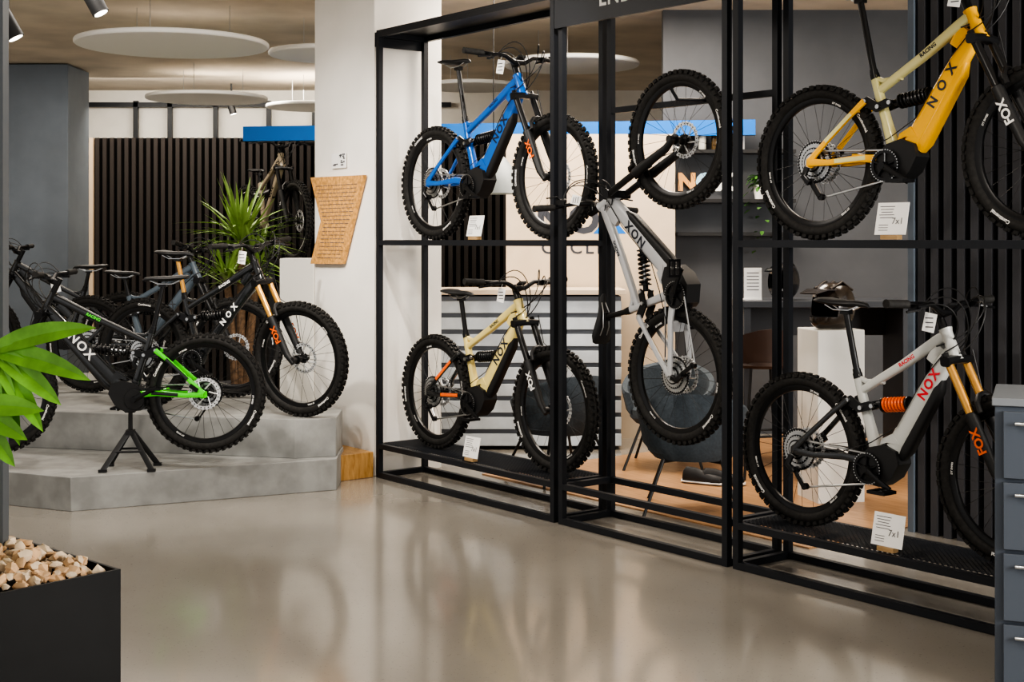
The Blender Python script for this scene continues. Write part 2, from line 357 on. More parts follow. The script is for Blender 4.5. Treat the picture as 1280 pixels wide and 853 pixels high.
bike('mountain_bike',RK(.47,.19,ZL),RA,SAND,DARK,NAVY,low=MATBLK,stan=BLACK,accent=ORG,coil=BLACK,forktxt=WHITE,sad=1.06,scale=SC,seatc=SAND)
bike('mountain_bike',RK(3.20,.17,.93),RA,GREY,GREY,NAVY,low=MATBLK,stan=BLACK,sad=1.02,ry=-math.pi/2,wb=1.29)
bike('mountain_bike',RK(3.76,.20,ZM),RA,YEL,YEL,NAVY,low=MATBLK,stan=BLACK,forktxt=WHITE,sad=1.2,accent=CREAM,top=CREAM,seatc=CREAM,wb=1.2,lsp=2.2,lsz=.062,cover=YEL)
bike('mountain_bike',RK(3.66,.20,ZL),RA,PALE,DARK,RED,low=MATBLK,stan=GOLD,coil=ORG,forktxt=ORG,sad=1.13,wb=1.17,lsz=.062,lpos=.33)
bike('mountain_bike',(-1.95,8.66,.315),math.pi+.02,DARK,GREEN,WHITE,low=MATBLK,stan=BLACK,sad=1.12,ebike=True,cover=DARK,accent=DARK,small=GREEN,wb=1.32,lpos=.5,lsz=.08)
bike('mountain_bike',(-2.62,9.68,.472),math.atan2(-.37,.93),DARK,DARK,WHITE,low=MATBLK,stan=GOLD,forktxt=ORG,sad=1.08,post=GOLD,ebike=False,scale=1.03,steer=-.15,lsp=1.9,lsz=.055)
bike('mountain_bike',(-3.32,10.7,.472),math.atan2(-.25,.93),SLT,DARK,DARK,sad=.95,ebike=False,steer=.2,tag=False)
bike('mountain_bike',(-3.3,11.6,.472),math.pi+.1,DARK,DARK,DARK,sad=.98,ebike=True,tag=False)
# ------------------------------------------------------------------ bike rack
def rack():
    b=MB(); t=.036; W=[(0,1.955),(1.995,3.335),(3.375,5.35)]; D=.42; H=3.13
    for i,(a,c) in enumerate(W):
        for u in(a+t/2,c-t/2):
            for v in(t/2,D-t/2): b.box((u,v,H/2),(t,t,H),RACKM)
        zs=[.02,.222,H-.018]+([1.65] if i!=1 else [])
        for z in zs:
            for v in(t/2,D-t/2): b.box(((a+c)/2,v,z),(c-a-2*t,t*.98,t*.98),RACKM)
            for u in(a+t/2,c-t/2): b.box((u,D/2,z),(t*.98,D-2*t,t*.98),RACKM)
    b.box((2.665,-.012,3.03),(1.36,.02,.24),RACKM)
    b.box((.98,D/2,H+.006),(1.95,D,.012),RACKM); b.box((4.36,D/2,H+.006),(1.95,D,.012),RACKM)
    b.box((-.012+.0,D/2,H-.05),(.01,D,.1),RACKM)
    M=Matrix(((1,0,0,2.665),(0,0,-1,-.0235),(0,1,0,3.03),(0,0,0,1)))
    b.text('ENDURO',.13,M,WHITE,.003,spacing=1.1)
    def deck(a,c,z):
        sp=.028; w=.005
        x0,x1,y0,y1=a+t,c-t,t,D-t; h=y1-y0
        for sg in(1,-1):
            s=x0-h
            while s<x1:
                lo=max(0,x0-s); hi=min(h,x1-s)
                if hi>lo+.004:
                    xa,xb=s+lo,s+hi; ya,yb=(y0+lo,y0+hi) if sg>0 else (y1-lo,y1-hi)
                    L=math.hypot(xb-xa,yb-ya); M=Matrix.Rotation(math.atan2(yb-ya,xb-xa),3,'Z')
                    b.box(((xa+xb)/2,(ya+yb)/2,z+.001*sg),(L,w,.003),RACKM,M)
                s+=sp
        for q in range(1,4): b.box((a+(c-a)*q/4,D/2,z-.012),(.02,h,.018),RACKM)
    for (a,c) in (W[0],W[2]): deck(a,c,.241); deck(a,c,1.667)
    b.box((2.665,D-.018,2.45),(1.34,.034,.034),RACKM); b.tube([(2.81,D-.03,2.45),(2.81,.17,2.44),(2.81,.12,2.5)],.011,RACKM,8)
    return b.obj('display_rack',None,P1,RA)
rack()
def card(u,v,z,w=.16,h=.135,name='price_card'):
    b=MB(); b.box((0,0,.01),(.09,.04,.02),wood('card_base_oak',(.35,.22,.1),(.5,.33,.17)))
    T=Matrix.Rotation(math.radians(-12),3,'X')
    b.box((0,.006,.02+h/2),(w,.003,h),WHITE,T)
    def on(x,zz): return Vector((x,.006-.0022+(zz-h/2)*.2126,.02+h/2+(zz-h/2)*.978))
    for k in range(5): b.box(on(-.03,h*.88-k*.013),(w*.48*(1-.12*(k%3)),.001,.003),INK,T)
    for k in range(3): b.box(on(-.04,h*.30-k*.012),(w*.3,.001,.0025),INK,T)
    p=on(w*.2,h*.42)
    M=Matrix.Translation(p+Vector((0,-.0006,0)))@Matrix.Rotation(math.radians(78),4,'X')
    b.text('7x1',.042,M,INK,0)
    return b.obj(name,None,RK(u,v,z),RA)
card(1.10,.05,1.672); card(1.06,.05,.246); card(4.30,.05,1.672,.17,.15); card(4.28,.05,.246,.17,.15)
# ------------------------------------------------------------------ room shell
def floor_mat():
    m=bpy.data.materials.new('polished_screed'); m.use_nodes=True; nt=m.node_tree; b=nt.nodes['Principled BSDF']
    tc=nt.nodes.new('ShaderNodeTexCoord')
    n=nt.nodes.new('ShaderNodeTexNoise'); n.inputs['Scale'].default_value=.8; n.inputs['Detail'].default_value=7
    n2=nt.nodes.new('ShaderNodeTexNoise'); n2.inputs['Scale'].default_value=90; n2.inputs['Detail'].default_value=2
    r=nt.nodes.new('ShaderNodeValToRGB'); r.color_ramp.elements[0].position=.3; r.color_ramp.elements[1].position=.7
    r.color_ramp.elements[0].color=(.27,.248,.215,1); r.color_ramp.elements[1].color=(.335,.31,.272,1)
    r2=nt.nodes.new('ShaderNodeValToRGB'); r2.color_ramp.elements[0].position=.27; r2.color_ramp.elements[1].position=.33
    r2.color_ramp.elements[0].color=(.72,.72,.72,1); r2.color_ramp.elements[1].color=(1,1,1,1)
    mx=nt.nodes.new('ShaderNodeMix'); mx.data_type='RGBA'; mx.blend_type='MULTIPLY'; mx.inputs[0].default_value=1
    for q in(n,n2): nt.links.new(tc.outputs['Object'],q.inputs['Vector'])
    nt.links.new(n.outputs['Fac'],r.inputs['Fac']); nt.links.new(n2.outputs['Fac'],r2.inputs['Fac'])
    nt.links.new(r.outputs['Color'],mx.inputs[6]); nt.links.new(r2.outputs['Color'],mx.inputs[7]); nt.links.new(mx.outputs[2],b.inputs['Base Color'])
    b.inputs['Roughness'].default_value=.22; b.inputs['Coat Weight'].default_value=.5; b.inputs['Coat Roughness'].default_value=.1
    return m
FL=floor_mat()
def slab(name,c,d,m,rz=0,bevel=0):
    b=MB(); b.box((0,0,0),d,m); return b.obj(name,None,c,rz,bevel)
slab('floor',(-1,8.5,-.05),(16,21,.1),FL)
CEILM=mat('ceiling_concrete',(.68,.60,.50),.8,noise=.12,nscale=1.6,bump=.15)
slab('ceiling',(-1,8.5,3.70),(16,21,.1),CEILM)
WALLW=mat('wall_plaster',(.78,.75,.70),.8,noise=.03,nscale=5,bump=.05)
slab('wall_back',(-1,18.05,1.825),(16,.1,3.65),WALLW)
slab('wall_left',(-8.05,12.5,1.825),(.1,11,3.65),WALLW)
slab('wall_right',(6.55,13,1.825),(.1,10,3.65),WALLW)
def glazing(name,x0,y0,x1,y1,n):
    b=MB(); L=math.hypot(x1-x0,y1-y0)
    for i in range(n+1): b.box((L*i/n,0,1.82),(.07,.1,3.64),RACKM)
    for z in(.05,2.9,3.6): b.box((L/2,0,z),(L,.1,.08),RACKM)
    b.obj(name,None,(x0,y0,0),math.atan2(y1-y0,x1-x0))
glazing('window_1',-8,-1.8,6.5,-1.8,8); glazing('window_2',6.5,-1.8,6.5,8,5); glazing('window_3',-8,-1.8,-8,7,5)
PW=mat('column_plaster',(.86,.83,.78),.75,noise=.03,nscale=3,bump=.08)
b=MB(); b.box((-.46,.30,1.82),(.84,.58,3.64),PW); b.obj('white_column',None,P1,RA,.006)
slab('grey_column',(-5.35,15.6,1.82),(.76,.76,3.64),mat('column_grey',(.20,.235,.28),.6,noise=.05,nscale=4),0,.01)
b=MB(); b.box((0,0,.09),(.40,.38,.18),wood('oak',(.34,.17,.05),(.52,.31,.12),9,.4,(6,6,1)))
b.obj('wooden_plinth',None,RK(-.21,-.205,0),RA,.004)
b=MB(); CORK=mat('cork',(.58,.31,.10),.85,noise=.25,nscale=45,bump=.2)
b.prism([(-.875,2.14),(-.117,2.13),(-.413,1.495),(-.875,1.49),(-.72,1.81)],-.03,-.002,CORK)
for k in range(20):
    z=2.07-k*.028; a=-.80+(0.0 if z>1.81 else .02)+(max(0,.12-abs(z-1.81)*.4)); c=-.16-(2.13-z)*.46
    x=a
    while x<c-.02:
        w=random.uniform(.02,.06); b.box((min(x+w/2,c),-.0315,z),(w,.002,.004),INK); x+=w+.012
b.obj('wall_plaque',None,P1,RA)
b=MB(); b.box((0,0,0),(.2,.004,.11),WHITE)
for i in range(14): b.box((random.uniform(-.08,.08),-.003,random.uniform(-.045,.045)),(random.uniform(.01,.04),.002,.01),INK)
b.obj('wall_notice',None,RK(-.5,-.004,2.25),RA)
CONC=mat('podium_concrete',(.27,.27,.26),.6,noise=.16,nscale=7,bump=.1)
b=MB()
b.prism([(-2.71,8.35),(-1.17,9.07),(-1.19,9.6),(-2.05,10.83),(-2.9,12.2),(-5.2,12.4),(-4.4,9.1)],0,.21,CONC,axis='z')
b.prism([(-3.3,9.53),(-1.45,9.07),(-1.185,9.16),(-1.2,9.62),(-2.06,10.84),(-2.9,12.19),(-5.15,12.38),(-4.35,9.8)],.21,.47,CONC,axis='z')
b.obj('display_podium',None,(0,0,0),0,.004)
b=MB()
for sx in(-1,1):
    for sy in(-1,1):
        p0=Vector((sx*.012,sy*.02,.235)); p1=Vector((sx*.15,sy*.12,.012))
        b.sweep([p0,p1],.012,.034,MATBLK,n=8); b.box(p1+Vector((0,0,-.002)),(.05,.03,.018),MATBLK)
for sy in(-1,1): b.sweep([(-.085,sy*.073,.12),(.085,sy*.073,.12)],.01,.014,MATBLK,n=8)
b.box((0,0,.30),(.024,.024,.15),MATBLK); b.box((0,0,.235),(.05,.07,.03),MATBLK); b.box((0,0,.368),(.06,.06,.012),MATBLK)
b.obj('bike_stand',None,(-2.43,8.66,.21),.1)
SL=mat('charcoal_slats',(.034,.028,.025),.5,spec=.35); SLB=mat('slat_backing',(.005,.005,.005),.9,spec=.2)
def slatwall(name,loc,rz,L,H,pitch=.07,w=.035,d=.035,endm=None,sm=SL):
    b=MB(); b.box((L/2,.03,H/2),(L,.04,H),SLB)
    n=int(L/pitch)
    for i in range(n): b.box((pitch*(i+.5),.01-d/2,H/2),(w,d,H),sm)
    if endm: b.box((-.02,.0,H/2),(.04,.1,H),endm)
    return b.obj(name,None,loc,rz)
BEI=mat('beige_laminate',(.60,.46,.32),.55,noise=.04,nscale=3)
slatwall('slat_partition',(-4.3,14,0),0,3.2,2.72,.075,.04,.04,BEI)
slatwall('wall_slat',RK(3.42,1.5,0),RA,3.9,3.64,.085,.045,.05,mat('column_blue_grey',(.14,.17,.21),.6),mat('slat_graphite',(.065,.065,.072),.5,spec=.35))
slatwall('slat_partition',(-1.6,13.0,0),0,1.6,2.6,.075,.04,.04)
b=MB()
b.box((-4,17.9,3.45),(6.4,.06,.06),RACKM); b.box((-4,17.9,2.98),(6.4,.06,.05),RACKM)
for x in(-6.0,-4.95,-4.5,-3.9,-3.2,-2.6): b.box((x,17.9,1.8),(.06,.06,3.4),RACKM)
b.obj('wall_rail_frame')
b=MB(); M=Matrix(((1,0,0,-6.3),(0,0,-1,16.9),(0,1,0,2.35),(0,0,0,1))); b.box((-6.6,16.96,1.6),(1.9,.1,3.2),WALLW); b.text('Z',.3,M,INK,.01); b.obj('lettered_display_wall')
DISC=mat('acoustic_disc',(.94,.93,.90),.8)
def disc(x,y,D,z=3.3):
    b=MB(); r=D/2; b.lathe((0,0,0),[(.001,-.02),(r-.01,-.02),(r,-.01),(r,.01),(r-.01,.02),(.001,.02)],DISC,64,axis='z',cyc=False)
    for k in range(3):
        a=k*2.09+.4; b.tube([(r*.6*math.cos(a),r*.6*math.sin(a),.02),(r*.6*math.cos(a),r*.6*math.sin(a),3.65-z)],.003,STEEL,5)
    b.obj('acoustic_ceiling_disc',None,(x,y,z))
disc(-2.82,11.3,1.58); disc(-1.60,11.9,1.05); disc(-3.5,15.6,1.38); disc(-2.45,16.6,1.1); disc(-.42,14.4,1.0); disc(.55,12.6,1.26); disc(2.4,14,1.2)
LENS=mat('lamp_lens',(1,.93,.8),.3,emit=8)
def spot(x,y,z,tilt,rz,name='track_spotlight'):
    E=empty(name,(x,y,z),(0,0,rz)); b=MB()
    b.tube([(0,0,3.65-z),(0,0,.02)],.012,MATBLK,8)
    dx,dz=math.sin(tilt),-math.cos(tilt)
    b.tube([(-dx*.08,0,-dz*.08),(dx*.09,0,dz*.09)],.045,MATBLK,20); b.tube([(dx*.0905,0,dz*.0905),(dx*.0925,0,dz*.0925)],.036,LENS,20)
    b.obj('lamp_head',E); return E
spot(-2.60,7.0,2.79,.5,0.2); spot(-2.22,7.2,2.95,.5,0)
b=MB(); b.box((-2.41,7.1,3.63),(.035,3,.03),MATBLK); b.obj('lighting_track')
spot(-3.55,17.2,3.35,.3,0)
b=MB(); b.box((0,0,3.64),(.24,.24,.02),WHITE); b.box((0,0,3.62),(.12,.12,.03),WHITE); b.obj('ceiling_sensor',None,(-2.35,10.9,0))
BLS=mat('blue_fascia',(.006,.17,.60),.4)
b=MB(); L=math.hypot(4.4,1.0); b.box((L/2,0,0),(L,.08,.13),BLS)
b.obj('blue_fascia_beam',None,(-2.4,12.2,2.62),math.atan2(-.7,4.4))
GW=mat('board_light',(.50,.54,.58),.5,noise=.08,nscale=6); BEIW=mat('sand_panel',(.60,.49,.37),.6,noise=.04,nscale=4)
b=MB(); b.box((0,.3,.62),(1.5,.5,1.2),mat('counter_core',(.16,.17,.19),.7)); b.box((0,.27,1.255),(1.56,.62,.04),BEIW)
for k in range(9): b.box((0,.02,.08+k*.132),(1.5,.03,.095),GW)
b.obj('reception_counter',None,(.12,10.8,0),.0,.003)
b=MB(); b.box((0,0,1.28),(1.42,.06,2.56),BEIW)
CHAR=mat('sign_charcoal',(.05,.055,.07),.5)
M=Matrix(((1,0,0,-.19),(0,0,-1,-.032),(0,1,0,1.83),(0,0,0,1)))
b.text('NO',.32,M,CHAR,.012,spacing=1.1)
M2=M.copy(); M2[0][3]=.16; b.text('X',.32,M2,BLS,.012)
M3=M.copy(); M3[2][3]=1.60; M3[0][3]=-.1; b.text('CYCLES',.15,M3,CHAR,.002,spacing=1.3)
b.obj('sign_panel',None,(.66,11.45,0))
DG=mat('wall_anthracite',(.085,.09,.10),.7,noise=.06,nscale=4)
slab('wall_anthracite',(2.6,11.75,1.825),(2.6,.1,3.65),DG)
b=MB()
for z in(2.42,2.0,1.72): b.box((0,0,z),(1.0,.22,.03),MATBLK)
b.obj('wall_shelf',None,(1.9,11.59,0))
def bottle(x,y,z,c):
    b=MB(); b.lathe((0,0,0),[(.001,0),(.03,0),(.033,.01),(.033,.14),(.012,.19),(.012,.24),(.001,.24)],mat('bottle_%d'%int(c[0]*1000),c,.15,coat=.5),18,axis='z',cyc=False); b.obj('bottle',None,(x,y,z))
for i,c in enumerate([(.5,.5,.45),(.08,.05,.02),(.6,.5,.3),(.7,.7,.7)]): bottle(1.62+i*.11,11.58,2.436,c)
b=MB(); M=Matrix(((1,0,0,0),(0,0,-1,0),(0,1,0,0),(0,0,0,1))); b.text('N',.2,Matrix.Translation((-.16,0,0))@M,mat('letter_orange',(.9,.45,.15),.4,emit=.3),.01); b.text('O',.2,M,mat('letter_ice',(.5,.75,.9),.4,emit=.3),.01); b.text('X',.2,Matrix.Translation((.17,0,0))@M,mat('letter_white',(.9,.9,.85),.4,emit=.3),.01)
b.obj('wall_lettering',None,(1.66,11.66,2.16))
LEAF=mat('leaf_green',(.06,.17,.03),.5,noise=.3,nscale=8); LEAF2=mat('leaf_bright',(.20,.48,.06),.38,noise=.28,nscale=9)
def leafquad(b,base,dirv,L,w,m,side=None,droop=.3,n=5,fold=.15):
    dirv=Vector(dirv).normalized(); up=Vector((0,0,1)); sd=Vector(side).normalized() if side is not None else dirv.cross(up).normalized()
    nrm=sd.cross(dirv).normalized(); i=b.mi(m); p=Vector(base); rows=[]; d=dirv.copy()
    for k in range(n+1):
        t=k/n; ww=w*math.sin(math.pi*min(1,(t*.86+.12)))**.8 if k<n else .0005
        rows.append([b.bm.verts.new(p-sd*ww/2+nrm*ww*fold),b.bm.verts.new(p),b.bm.verts.new(p+sd*ww/2+nrm*ww*fold)])
        d=(d+Vector((0,0,-droop/n))).normalized(); p=p+d*(L/n)
    for a,c in zip(rows,rows[1:]):
        b.face([a[0],a[1],c[1],c[0]],i); b.face([a[1],a[2],c[2],c[1]],i)
b=MB(); b.lathe((0,0,0),[(.001,0),(.06,0),(.08,.12),(.07,.12),(.001,.1)],WHITE,20,axis='z',cyc=False)
for k in range(90):
    a=random.uniform(0,6.28); r=random.uniform(.03,.12); z=random.uniform(-.45,.16) if r>.085 else random.uniform(.1,.2)
    leafquad(b,(r*math.cos(a),r*math.sin(a)-.03,z),(math.cos(a),math.sin(a),random.uniform(-.8,.3)),.07,.035,LEAF)
b.obj('trailing_plant',None,(2.12,11.52,2.015))
b=MB(); DKW=mat('bar_anthracite',(.05,.055,.065),.5)
b.box((0,0,1.2),(1.25,.6,.05),DKW); b.box((0,.24,1.06),(1.2,.05,.24),DKW); b.box((-.58,0,.59),(.05,.54,1.18),DKW); b.box((.58,0,.59),(.05,.54,1.18),DKW)
b.obj('bar_counter',None,(2.30,10.2,0),0,.004)
def stool(x,y,rz):
    b=MB(); BR=mat('stool_brown',(.06,.035,.028),.5)
    rings=[]
    for k in range(9):
        a=math.radians(-100+25*k); x0,y0,z0,z1=(math.sin(a)*.21,-math.cos(a)*.19,.78,.95+.10*math.cos(a))
        rings.append([Vector((x0*.85,y0*.85,z0)),Vector((x0*1.05,y0*1.05,z1)),Vector((x0*.97,y0*.97,z1)),Vector((x0*.75,y0*.75,z0+.01))])
    b.loft(rings,BR); b.lathe((0,0,.77),[(.001,0),(.17,0),(.185,.02),(.17,.045),(.001,.05)],BR,24,axis='z',cyc=False)
    for sx in(-1,1):
        for sy in(-1,1): b.tube([(sx*.12,sy*.12,.77),(sx*.2,sy*.2,0)],.011,MATBLK,8)
    q=[(.165,.165,.3),(-.165,.165,.3),(-.165,-.165,.3),(.165,-.165,.3)]
    for k in range(4): b.tube([q[k],q[(k+1)%4]],.008,MATBLK,6)
    b.obj('bar_stool',None,(x,y,0),rz)
stool(1.76,9.62,.2); stool(2.26,9.6,-.2)
PEDM=mat('pedestal_white',(.74,.73,.69),.5)
b=MB(); b.box((0,0,.55),(.32,.32,1.1),PEDM); b.obj('display_pedestal',None,(2.05,8.75,0),.2,.006)
HLIN=mat('helmet_liner',(.008,.008,.008),.9)
def helmet(x,y,z,c,rz,sc=1.0):
    b=MB(); m=mat('helmet_%d'%int(c[0]*10000),c,.25,coat=.6)
    def P(a,ph,s=1.0):
        r=math.cos(ph)**.75; fwd=max(0,math.cos(a)); low=max(0,-math.sin(ph))
        return Vector((math.cos(a)*r*(.135+.05*fwd*low*2)*s,math.sin(a)*r*.112*s,.15+.135*math.sin(ph)*s))*sc
    i=b.mi(m); j=b.mi(HLIN); nA,nP=36,16
    phs=[math.radians(-62+152*k/nP) for k in range(nP+1)]
    G=[[b.bm.verts.new(P(2*math.pi*q/nA,min(ph,math.radians(89)))) for q in range(nA)] for ph in phs]
    L=[[b.bm.verts.new(P(2*math.pi*q/nA,min(ph,math.radians(89)),.9)) for q in range(nA)] for ph in phs]
    for p in range(nP):
        for q in range(nA):
            a=2*math.pi*(q+.5)/nA; a=a if a<math.pi else a-2*math.pi; ph=(phs[p]+phs[p+1])/2
            if abs(a)<1.05 and math.radians(-24)<ph<math.radians(20): continue
            q2=(q+1)%nA
            b.face([G[p][q],G[p][q2],G[p+1][q2],G[p+1][q]],i); b.face([L[p][q],L[p+1][q],L[p+1][q2],L[p][q2]],j)
    b.sweep([Vector(p)*sc for p in((.07,0,.245),(.13,0,.245),(.21,0,.225))],[.17*sc,.16*sc,.12*sc],[.014,.010,.008],m,n=12)
    for sy in(-.055,0,.055): b.sweep([Vector(p)*sc for p in((.09,sy,.25),(.0,sy*1.05,.288),(-.10,sy*.9,.24))],.02,.012,m,n=8)
    b.obj('bike_helmet',None,(x,y,z),rz)
helmet(2.06,8.72,1.072,(.03,.02,.014),-2.5,1.15); helmet(2.02,10.1,1.215,(.012,.012,.014),-2.2)
b=MB(); b.box((0,0,.12),(.13,.004,.235),WHITE); b.box((0,.02,.005),(.13,.06,.01),WHITE); [b.box((0,-.003,.2-.025*k),(.09,.001,.006),INK) for k in range(6)]
b.obj('info_card',None,(1.78,10.05,1.226))
b=MB(); PM=mat('pendant_grey',(.26,.28,.28),.45)
b.lathe((0,0,0),[(.02,.40),(.045,.38),(.06,.30),(.10,.26),(.16,.18),(.20,.08),(.215,0),(.207,0),(.19,.08),(.15,.17),(.05,.27),(.001,.28)],PM,40,axis='z',cyc=False)
b.tube([(0,0,.39),(0,0,1.62)],.004,MATBLK,6); b.lathe((0,0,.06),[(.001,-.04),(.03,-.03),(.04,0),(.03,.04),(.001,.05)],mat('bulb',(1,.85,.62),.4,emit=8),16,axis='z',cyc=False)
b.obj('pendant_lamp',None,(-.14,10.3,2.02))
def armchair(x,y,rz):
    b=MB(); F=mat('felt_teal_grey',(.065,.08,.095),.9,noise=.12,nscale=60,bump=.1)
    rings=[]; n=26
    for k in range(n+1):
        a=math.radians(-118+236*k/n); c=math.cos(a*.75); top=.56+.19*max(0,c)**1.2
        sx,sy=math.sin(a),-math.cos(a)
        rings.append([Vector((sx*.24,sy*.24,.33)),Vector((sx*.31,sy*.31,.42)),Vector((sx*.345,sy*.345,top-.02)),Vector((sx*.335,sy*.335,top)),Vector((sx*.30,sy*.30,top-.015)),Vector((sx*.26,sy*.26,.42)),Vector((sx*.2,sy*.2,.36))])
    b.loft(rings,F)
    b.lathe((0,0.01,.33),[(.001,0),(.24,0),(.28,.04),(.28,.10),(.25,.13),(.001,.14)],F,36,axis='z',cyc=False)
    for sx in(-1,1):
        for sy in(-1,1): b.tube([(sx*.17,sy*.17,.34),(sx*.29,sy*.29,0)],.010,MATBLK,8)
    b.tube([(.17,.17,.32),(-.17,-.17,.32)],.01,MATBLK,6); b.tube([(-.17,.17,.32),(.17,-.17,.32)],.01,MATBLK,6)
    b.obj('armchair',None,(x,y,0),rz)
armchair(1.12,8.42,-.15); armchair(.33,9.5,.5); armchair(1.15,10.0,2.9)
for i in range(2):
    b=MB(); SK=mat('sneaker_black',(.02,.02,.022),.6)
    rings=[]
    for x,w,h in((-.14,.028,.06),(-.12,.036,.09),(-.05,.036,.085),(.02,.042,.06),(.08,.046,.045),(.13,.036,.032),(.145,.012,.018)):
        rings.append([Vector((x,w*math.cos(a),.03+max(-.012,h*math.sin(a)*.9))) for a in [2*math.pi*k/14 for k in range(14)]])
    b.loft(rings,SK)
    rings=[[Vector((x,w*math.cos(a)*1.05,.012+.012*math.sin(a))) for a in [2*math.pi*k/12 for k in range(12)]] for x,w in((-.15,.026),(-.12,.038),(-.03,.036),(.06,.048),(.13,.038),(.152,.012))]
    b.loft(rings,WHITE); b.obj('sneaker',None,(1.30+i*.13,9.25-.03*i,0.010),-.5+i*.3)
b=MB()
WF2=wood('oak_floor',(.33,.18,.085),(.50,.29,.15),4,.35,(1,10,1))
b.box((1.85,2.45,.002),(2.95,3.6,.012),WF2); b.obj('floor_lounge',None,P1,RA)
b=MB(); TR=mat('trunk',(.16,.10,.06),.9,noise=.3,nscale=30,bump=.4)
b.lathe((0,0,0),[(.001,0),(.16,0),(.2,.4),(.185,.4),(.001,.37)],mat('pot_dark',(.05,.05,.055),.6),28,axis='z',cyc=False)
YG=mat('yucca_leaf',(.26,.40,.11),.5,noise=.3,nscale=4)
for (cx,cz,n,Ls) in((0,1.70,95,.56),(-.13,1.34,55,.42),(.14,1.44,45,.42)):
    b.tube([(cx*.3,0,.37),(cx*.6,0,cz*.6),(cx,0,cz)],[.05,.04,.032],TR,10)
    for k in range(n):
        a=random.uniform(0,6.28); el=random.uniform(-.25,1.35)
        leafquad(b,(cx+.02*math.cos(a),.02*math.sin(a),cz+random.uniform(-.08,.08)),(math.cos(a)*math.cos(el),math.sin(a)*math.cos(el),math.sin(el)),Ls*random.uniform(.75,1.1),.033,YG,droop=.35 if el<.9 else .15,n=5)
b.obj('yucca_plant',None,(-2.42,12.15,0))
b=MB(); b.box((0,0,.76),(.28,.28,1.52),PEDM); b.obj('display_pedestal',None,(-1.75,11.2,0),0,.005)
bike('mountain_bike',(-2.68,13.78,1.47),-1.02,BONE,DARK,DARK,ebike=False,tag=False,sad=.9)
b=MB(); b.box((0,0,1.455),(1.4,.12,.03),MATBLK); b.box((0,0,.72),(.10,.06,1.45),MATBLK); b.box((0,0,.01),(.5,.4,.02),MATBLK)
b.obj('bike_display_stand',None,(-2.36,13.25,0),-1.02)
# ------------------------------------------------------------------ foreground planter, plant, mullion, cabinet
a_=Vector((-.68,-.74,0)).normalized(); pa=math.atan2(a_.y,a_.x)
E=empty('stone_planter',(-1.39,4.83,0),(0,0,pa))
b=MB(); PB=mat('planter_black',(.012,.012,.0125),.6,noise=.2,nscale=3,spec=.3)
Lx,Ly,Hh,t=1.5,1.0,.5,.012
b.box((Lx/2,-t/2,Hh/2),(Lx,t,Hh),PB); b.box((Lx/2,-Ly+t/2,Hh/2),(Lx,t,Hh),PB)
b.box((t/2,-Ly/2,Hh/2),(t,Ly-2*t,Hh),PB); b.box((Lx-t/2,-Ly/2,Hh/2),(t,Ly-2*t,Hh),PB); b.box((Lx/2,-Ly/2,.2),(Lx-2*t,Ly-2*t,.4),PB)
b.obj('box',E)
b=MB(); ST1=mat('limestone',(.66,.44,.26),.85,noise=.18,nscale=14,bump=.3); ST2=mat('limestone_pale',(.74,.60,.44),.85,noise=.12,nscale=14,bump=.3)
for k in range(1300):
    x=random.uniform(.035,Lx-.035); y=-random.uniform(.035,Ly-.035); edge=min(-y,Ly+y,x,Lx-x); z=.45+random.uniform(0,.05)+min(.05,edge*.3); s=random.uniform(.014,.038)
    res=bmesh.ops.create_icosphere(b.bm,subdivisions=1,radius=s)
    Rm=Matrix.Rotation(random.uniform(0,6),3,'Z')@Matrix.Rotation(random.uniform(0,6),3,'X'); sc=(random.uniform(.8,1.3),random.uniform(.6,1),random.uniform(.5,.8))
    i=b.mi(ST1 if random.random()<.5 else ST2)
    for v in res['verts']:
        c=v.co*random.uniform(.72,1.2); v.co=Rm@Vector((c.x*sc[0],c.y*sc[1],c.z*sc[2]))+Vector((x,y,z))
        for f in v.link_faces: f.material_index=i; f.smooth=False
b.obj('rocks',E)
b=MB()
root=Vector((-1.95,4.72,.53))
STEM=mat('stem_green',(.12,.25,.06),.5)
hubs=[(Vector((-1.69,4.42,1.31)),.38,(-78,-60,-42,-22,-2,24)),(Vector((-2.0,4.5,1.42)),.3,(-150,-120,-90,-60,150,180)),(Vector((-2.05,4.9,1.15)),.3,(-150,-100,-60,-20,120,180)),(Vector((-1.74,4.36,1.13)),.28,(-80,-58,-35,-12,12,-110))]
for h,Ls,angs in hubs:
    mid=root.lerp(h,.5)+Vector((-.05,.02,.12)); b.tube([root,mid,h],[.011,.008,.005],STEM,8)
    for k,a in enumerate(angs):
        a=math.radians(a)
        d=Vector((.95,-.15,0))*math.cos(a)+Vector((.05,.12,.95))*math.sin(a)+Vector((0,-.15,0))
        sd=d.cross(Vector((-.2,-1,.35))).normalized()
        leafquad(b,h,d,Ls*random.uniform(.85,1.05),.074,LEAF2,side=sd,droop=.35,n=8,fold=.16)
b.obj('umbrella_plant',None)
slab('trim_1',(-1.905,5.05,1.82),(.05,.06,3.64),mat('mullion_grey',(.10,.11,.12),.5))
E=empty('drawer_cabinet',(1.775,5.0,0),(0,0,-.37)); b=MB(); CB=mat('cabinet_slate',(.085,.10,.125),.45,spec=.35)
b.box((.35,.25,.53),(.7,.5,1.06),CB); b.box((.35,.25,1.075),(.72,.52,.03),mat('cabinet_top_lit',(.20,.215,.235),.5))  # top slab coloured lighter to carry the light falling on it
b.obj('carcass',E,bevel=.003)
for k in range(4):
    b=MB(); b.box((.36,-.011,.14+k*.26),(.66,.02,.245),CB); b.tube([(.07,-.035,.22+k*.26),(.17,-.035,.22+k*.26)],.007,STEEL,8)
    for x in(.08,.16): b.tube([(x,-.02,.22+k*.26),(x,-.035,.22+k*.26)],.005,STEEL,6)
    b.obj('drawer_%d'%(k+1),E,bevel=.003)
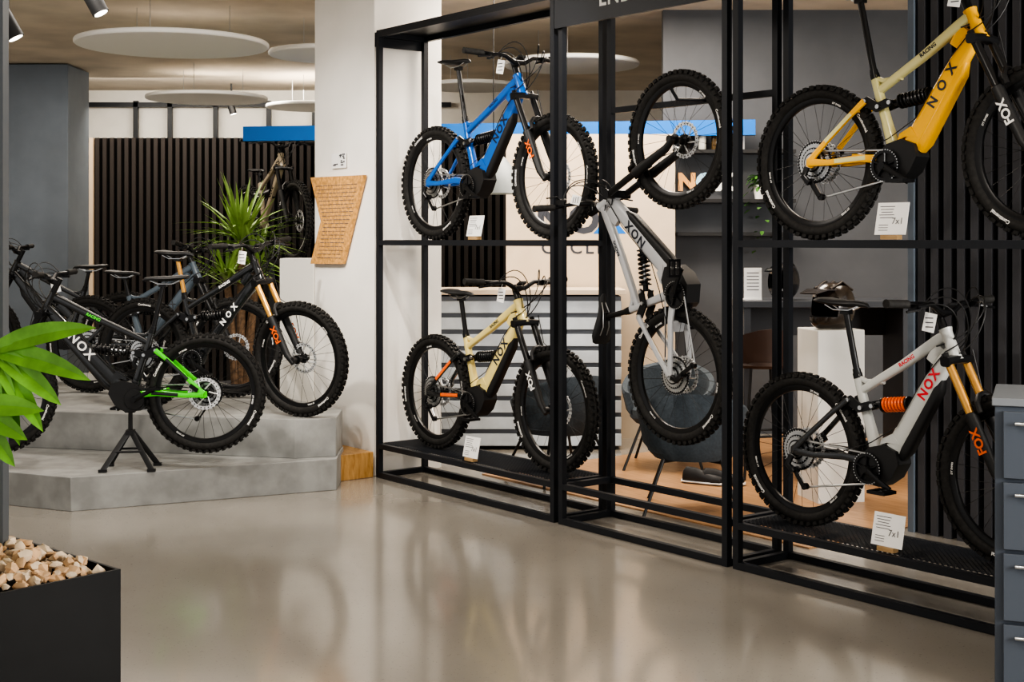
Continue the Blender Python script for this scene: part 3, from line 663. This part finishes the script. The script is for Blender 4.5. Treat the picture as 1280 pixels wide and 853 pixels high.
# ------------------------------------------------------------------ light
w=bpy.data.worlds.new('w'); S.world=w; w.use_nodes=True; bg=w.node_tree.nodes['Background']; bg.inputs[0].default_value=(1,.985,.97,1); bg.inputs[1].default_value=.95
def area(n,loc,tgt,sx,sy,e,c):
    l=bpy.data.lights.new(n,'AREA'); l.shape='RECTANGLE'; l.size=sx; l.size_y=sy; l.energy=e; l.color=c
    o=bpy.data.objects.new(n,l); link(o); o.location=loc; o.rotation_euler=(Vector(tgt)-Vector(loc)).to_track_quat('-Z','Y').to_euler(); return o
def sl(loc,tgt,e,c=(1,.93,.84),ang=60,r=.05):  # unseen spots added for effect, no fixtures modelled
    l=bpy.data.lights.new('added_spot','SPOT'); l.energy=e; l.color=c; l.spot_size=math.radians(ang); l.spot_blend=.6; l.shadow_soft_size=r
    o=bpy.data.objects.new('added_spot',l); link(o); o.location=loc; o.rotation_euler=(Vector(tgt)-Vector(loc)).to_track_quat('-Z','Y').to_euler()
area('window_daylight',(6.2,2.0,2.2),(0,9,1.4),5,2.4,600,(1,.97,.92))
area('ceiling_fill',(-2.8,8,3.6),(-2.8,8,0),2.5,1.5,75,(1,.94,.86))  # unseen fill panels from here on, added to brighten the deep interior
area('ceiling_fill',(-3.5,13,3.6),(-3.5,13,0),2.5,1.5,110,(1,.90,.78))
area('ceiling_fill',(.8,10.3,3.6),(.8,10.3,0),2,1.5,160,(1,.89,.76))  # added warm fill, gives the lounge floor its sunny look
area('ceiling_fill',(-3.5,16.5,3.6),(-3.5,18,1),4,1,130,(1,.92,.80))
area('ceiling_fill',(3.0,9.3,3.6),(2.6,9.3,0),1.5,1.5,60,(1,.88,.74))
sl(RK(1.2,-2.8,3.55),RK(.6,.2,1.0),190); sl(RK(3.4,-2.8,3.55),RK(2.6,.2,.9),160); sl(RK(5.2,-2.8,3.55),RK(4.4,.2,.5),150); sl((-1.4,6.6,3.55),(-2.2,9.3,.7),200)  # added for highlights on the rack and podium bikes
sl(RK(3.2,-.9,3.55),RK(-.1,.35,1.2),210,(1,.95,.88),50,.03); sl((-2.4,6.9,3.5),RK(-.5,0,1.9),170,(1,.95,.88),40,.05)  # added to brighten the column and throw hard rack shadows on it
# ------------------------------------------------------------------ camera
c=bpy.data.cameras.new('camera'); c.lens=47.8; c.sensor_width=36; c.shift_y=-.0988; c.clip_start=.05
co=bpy.data.objects.new('camera',c); link(co); co.location=(0,0,1.67); co.rotation_euler=(math.pi/2,0,0); S.camera=co
try: S.view_settings.look='AgX - High Contrast'
except Exception as e: print(e)
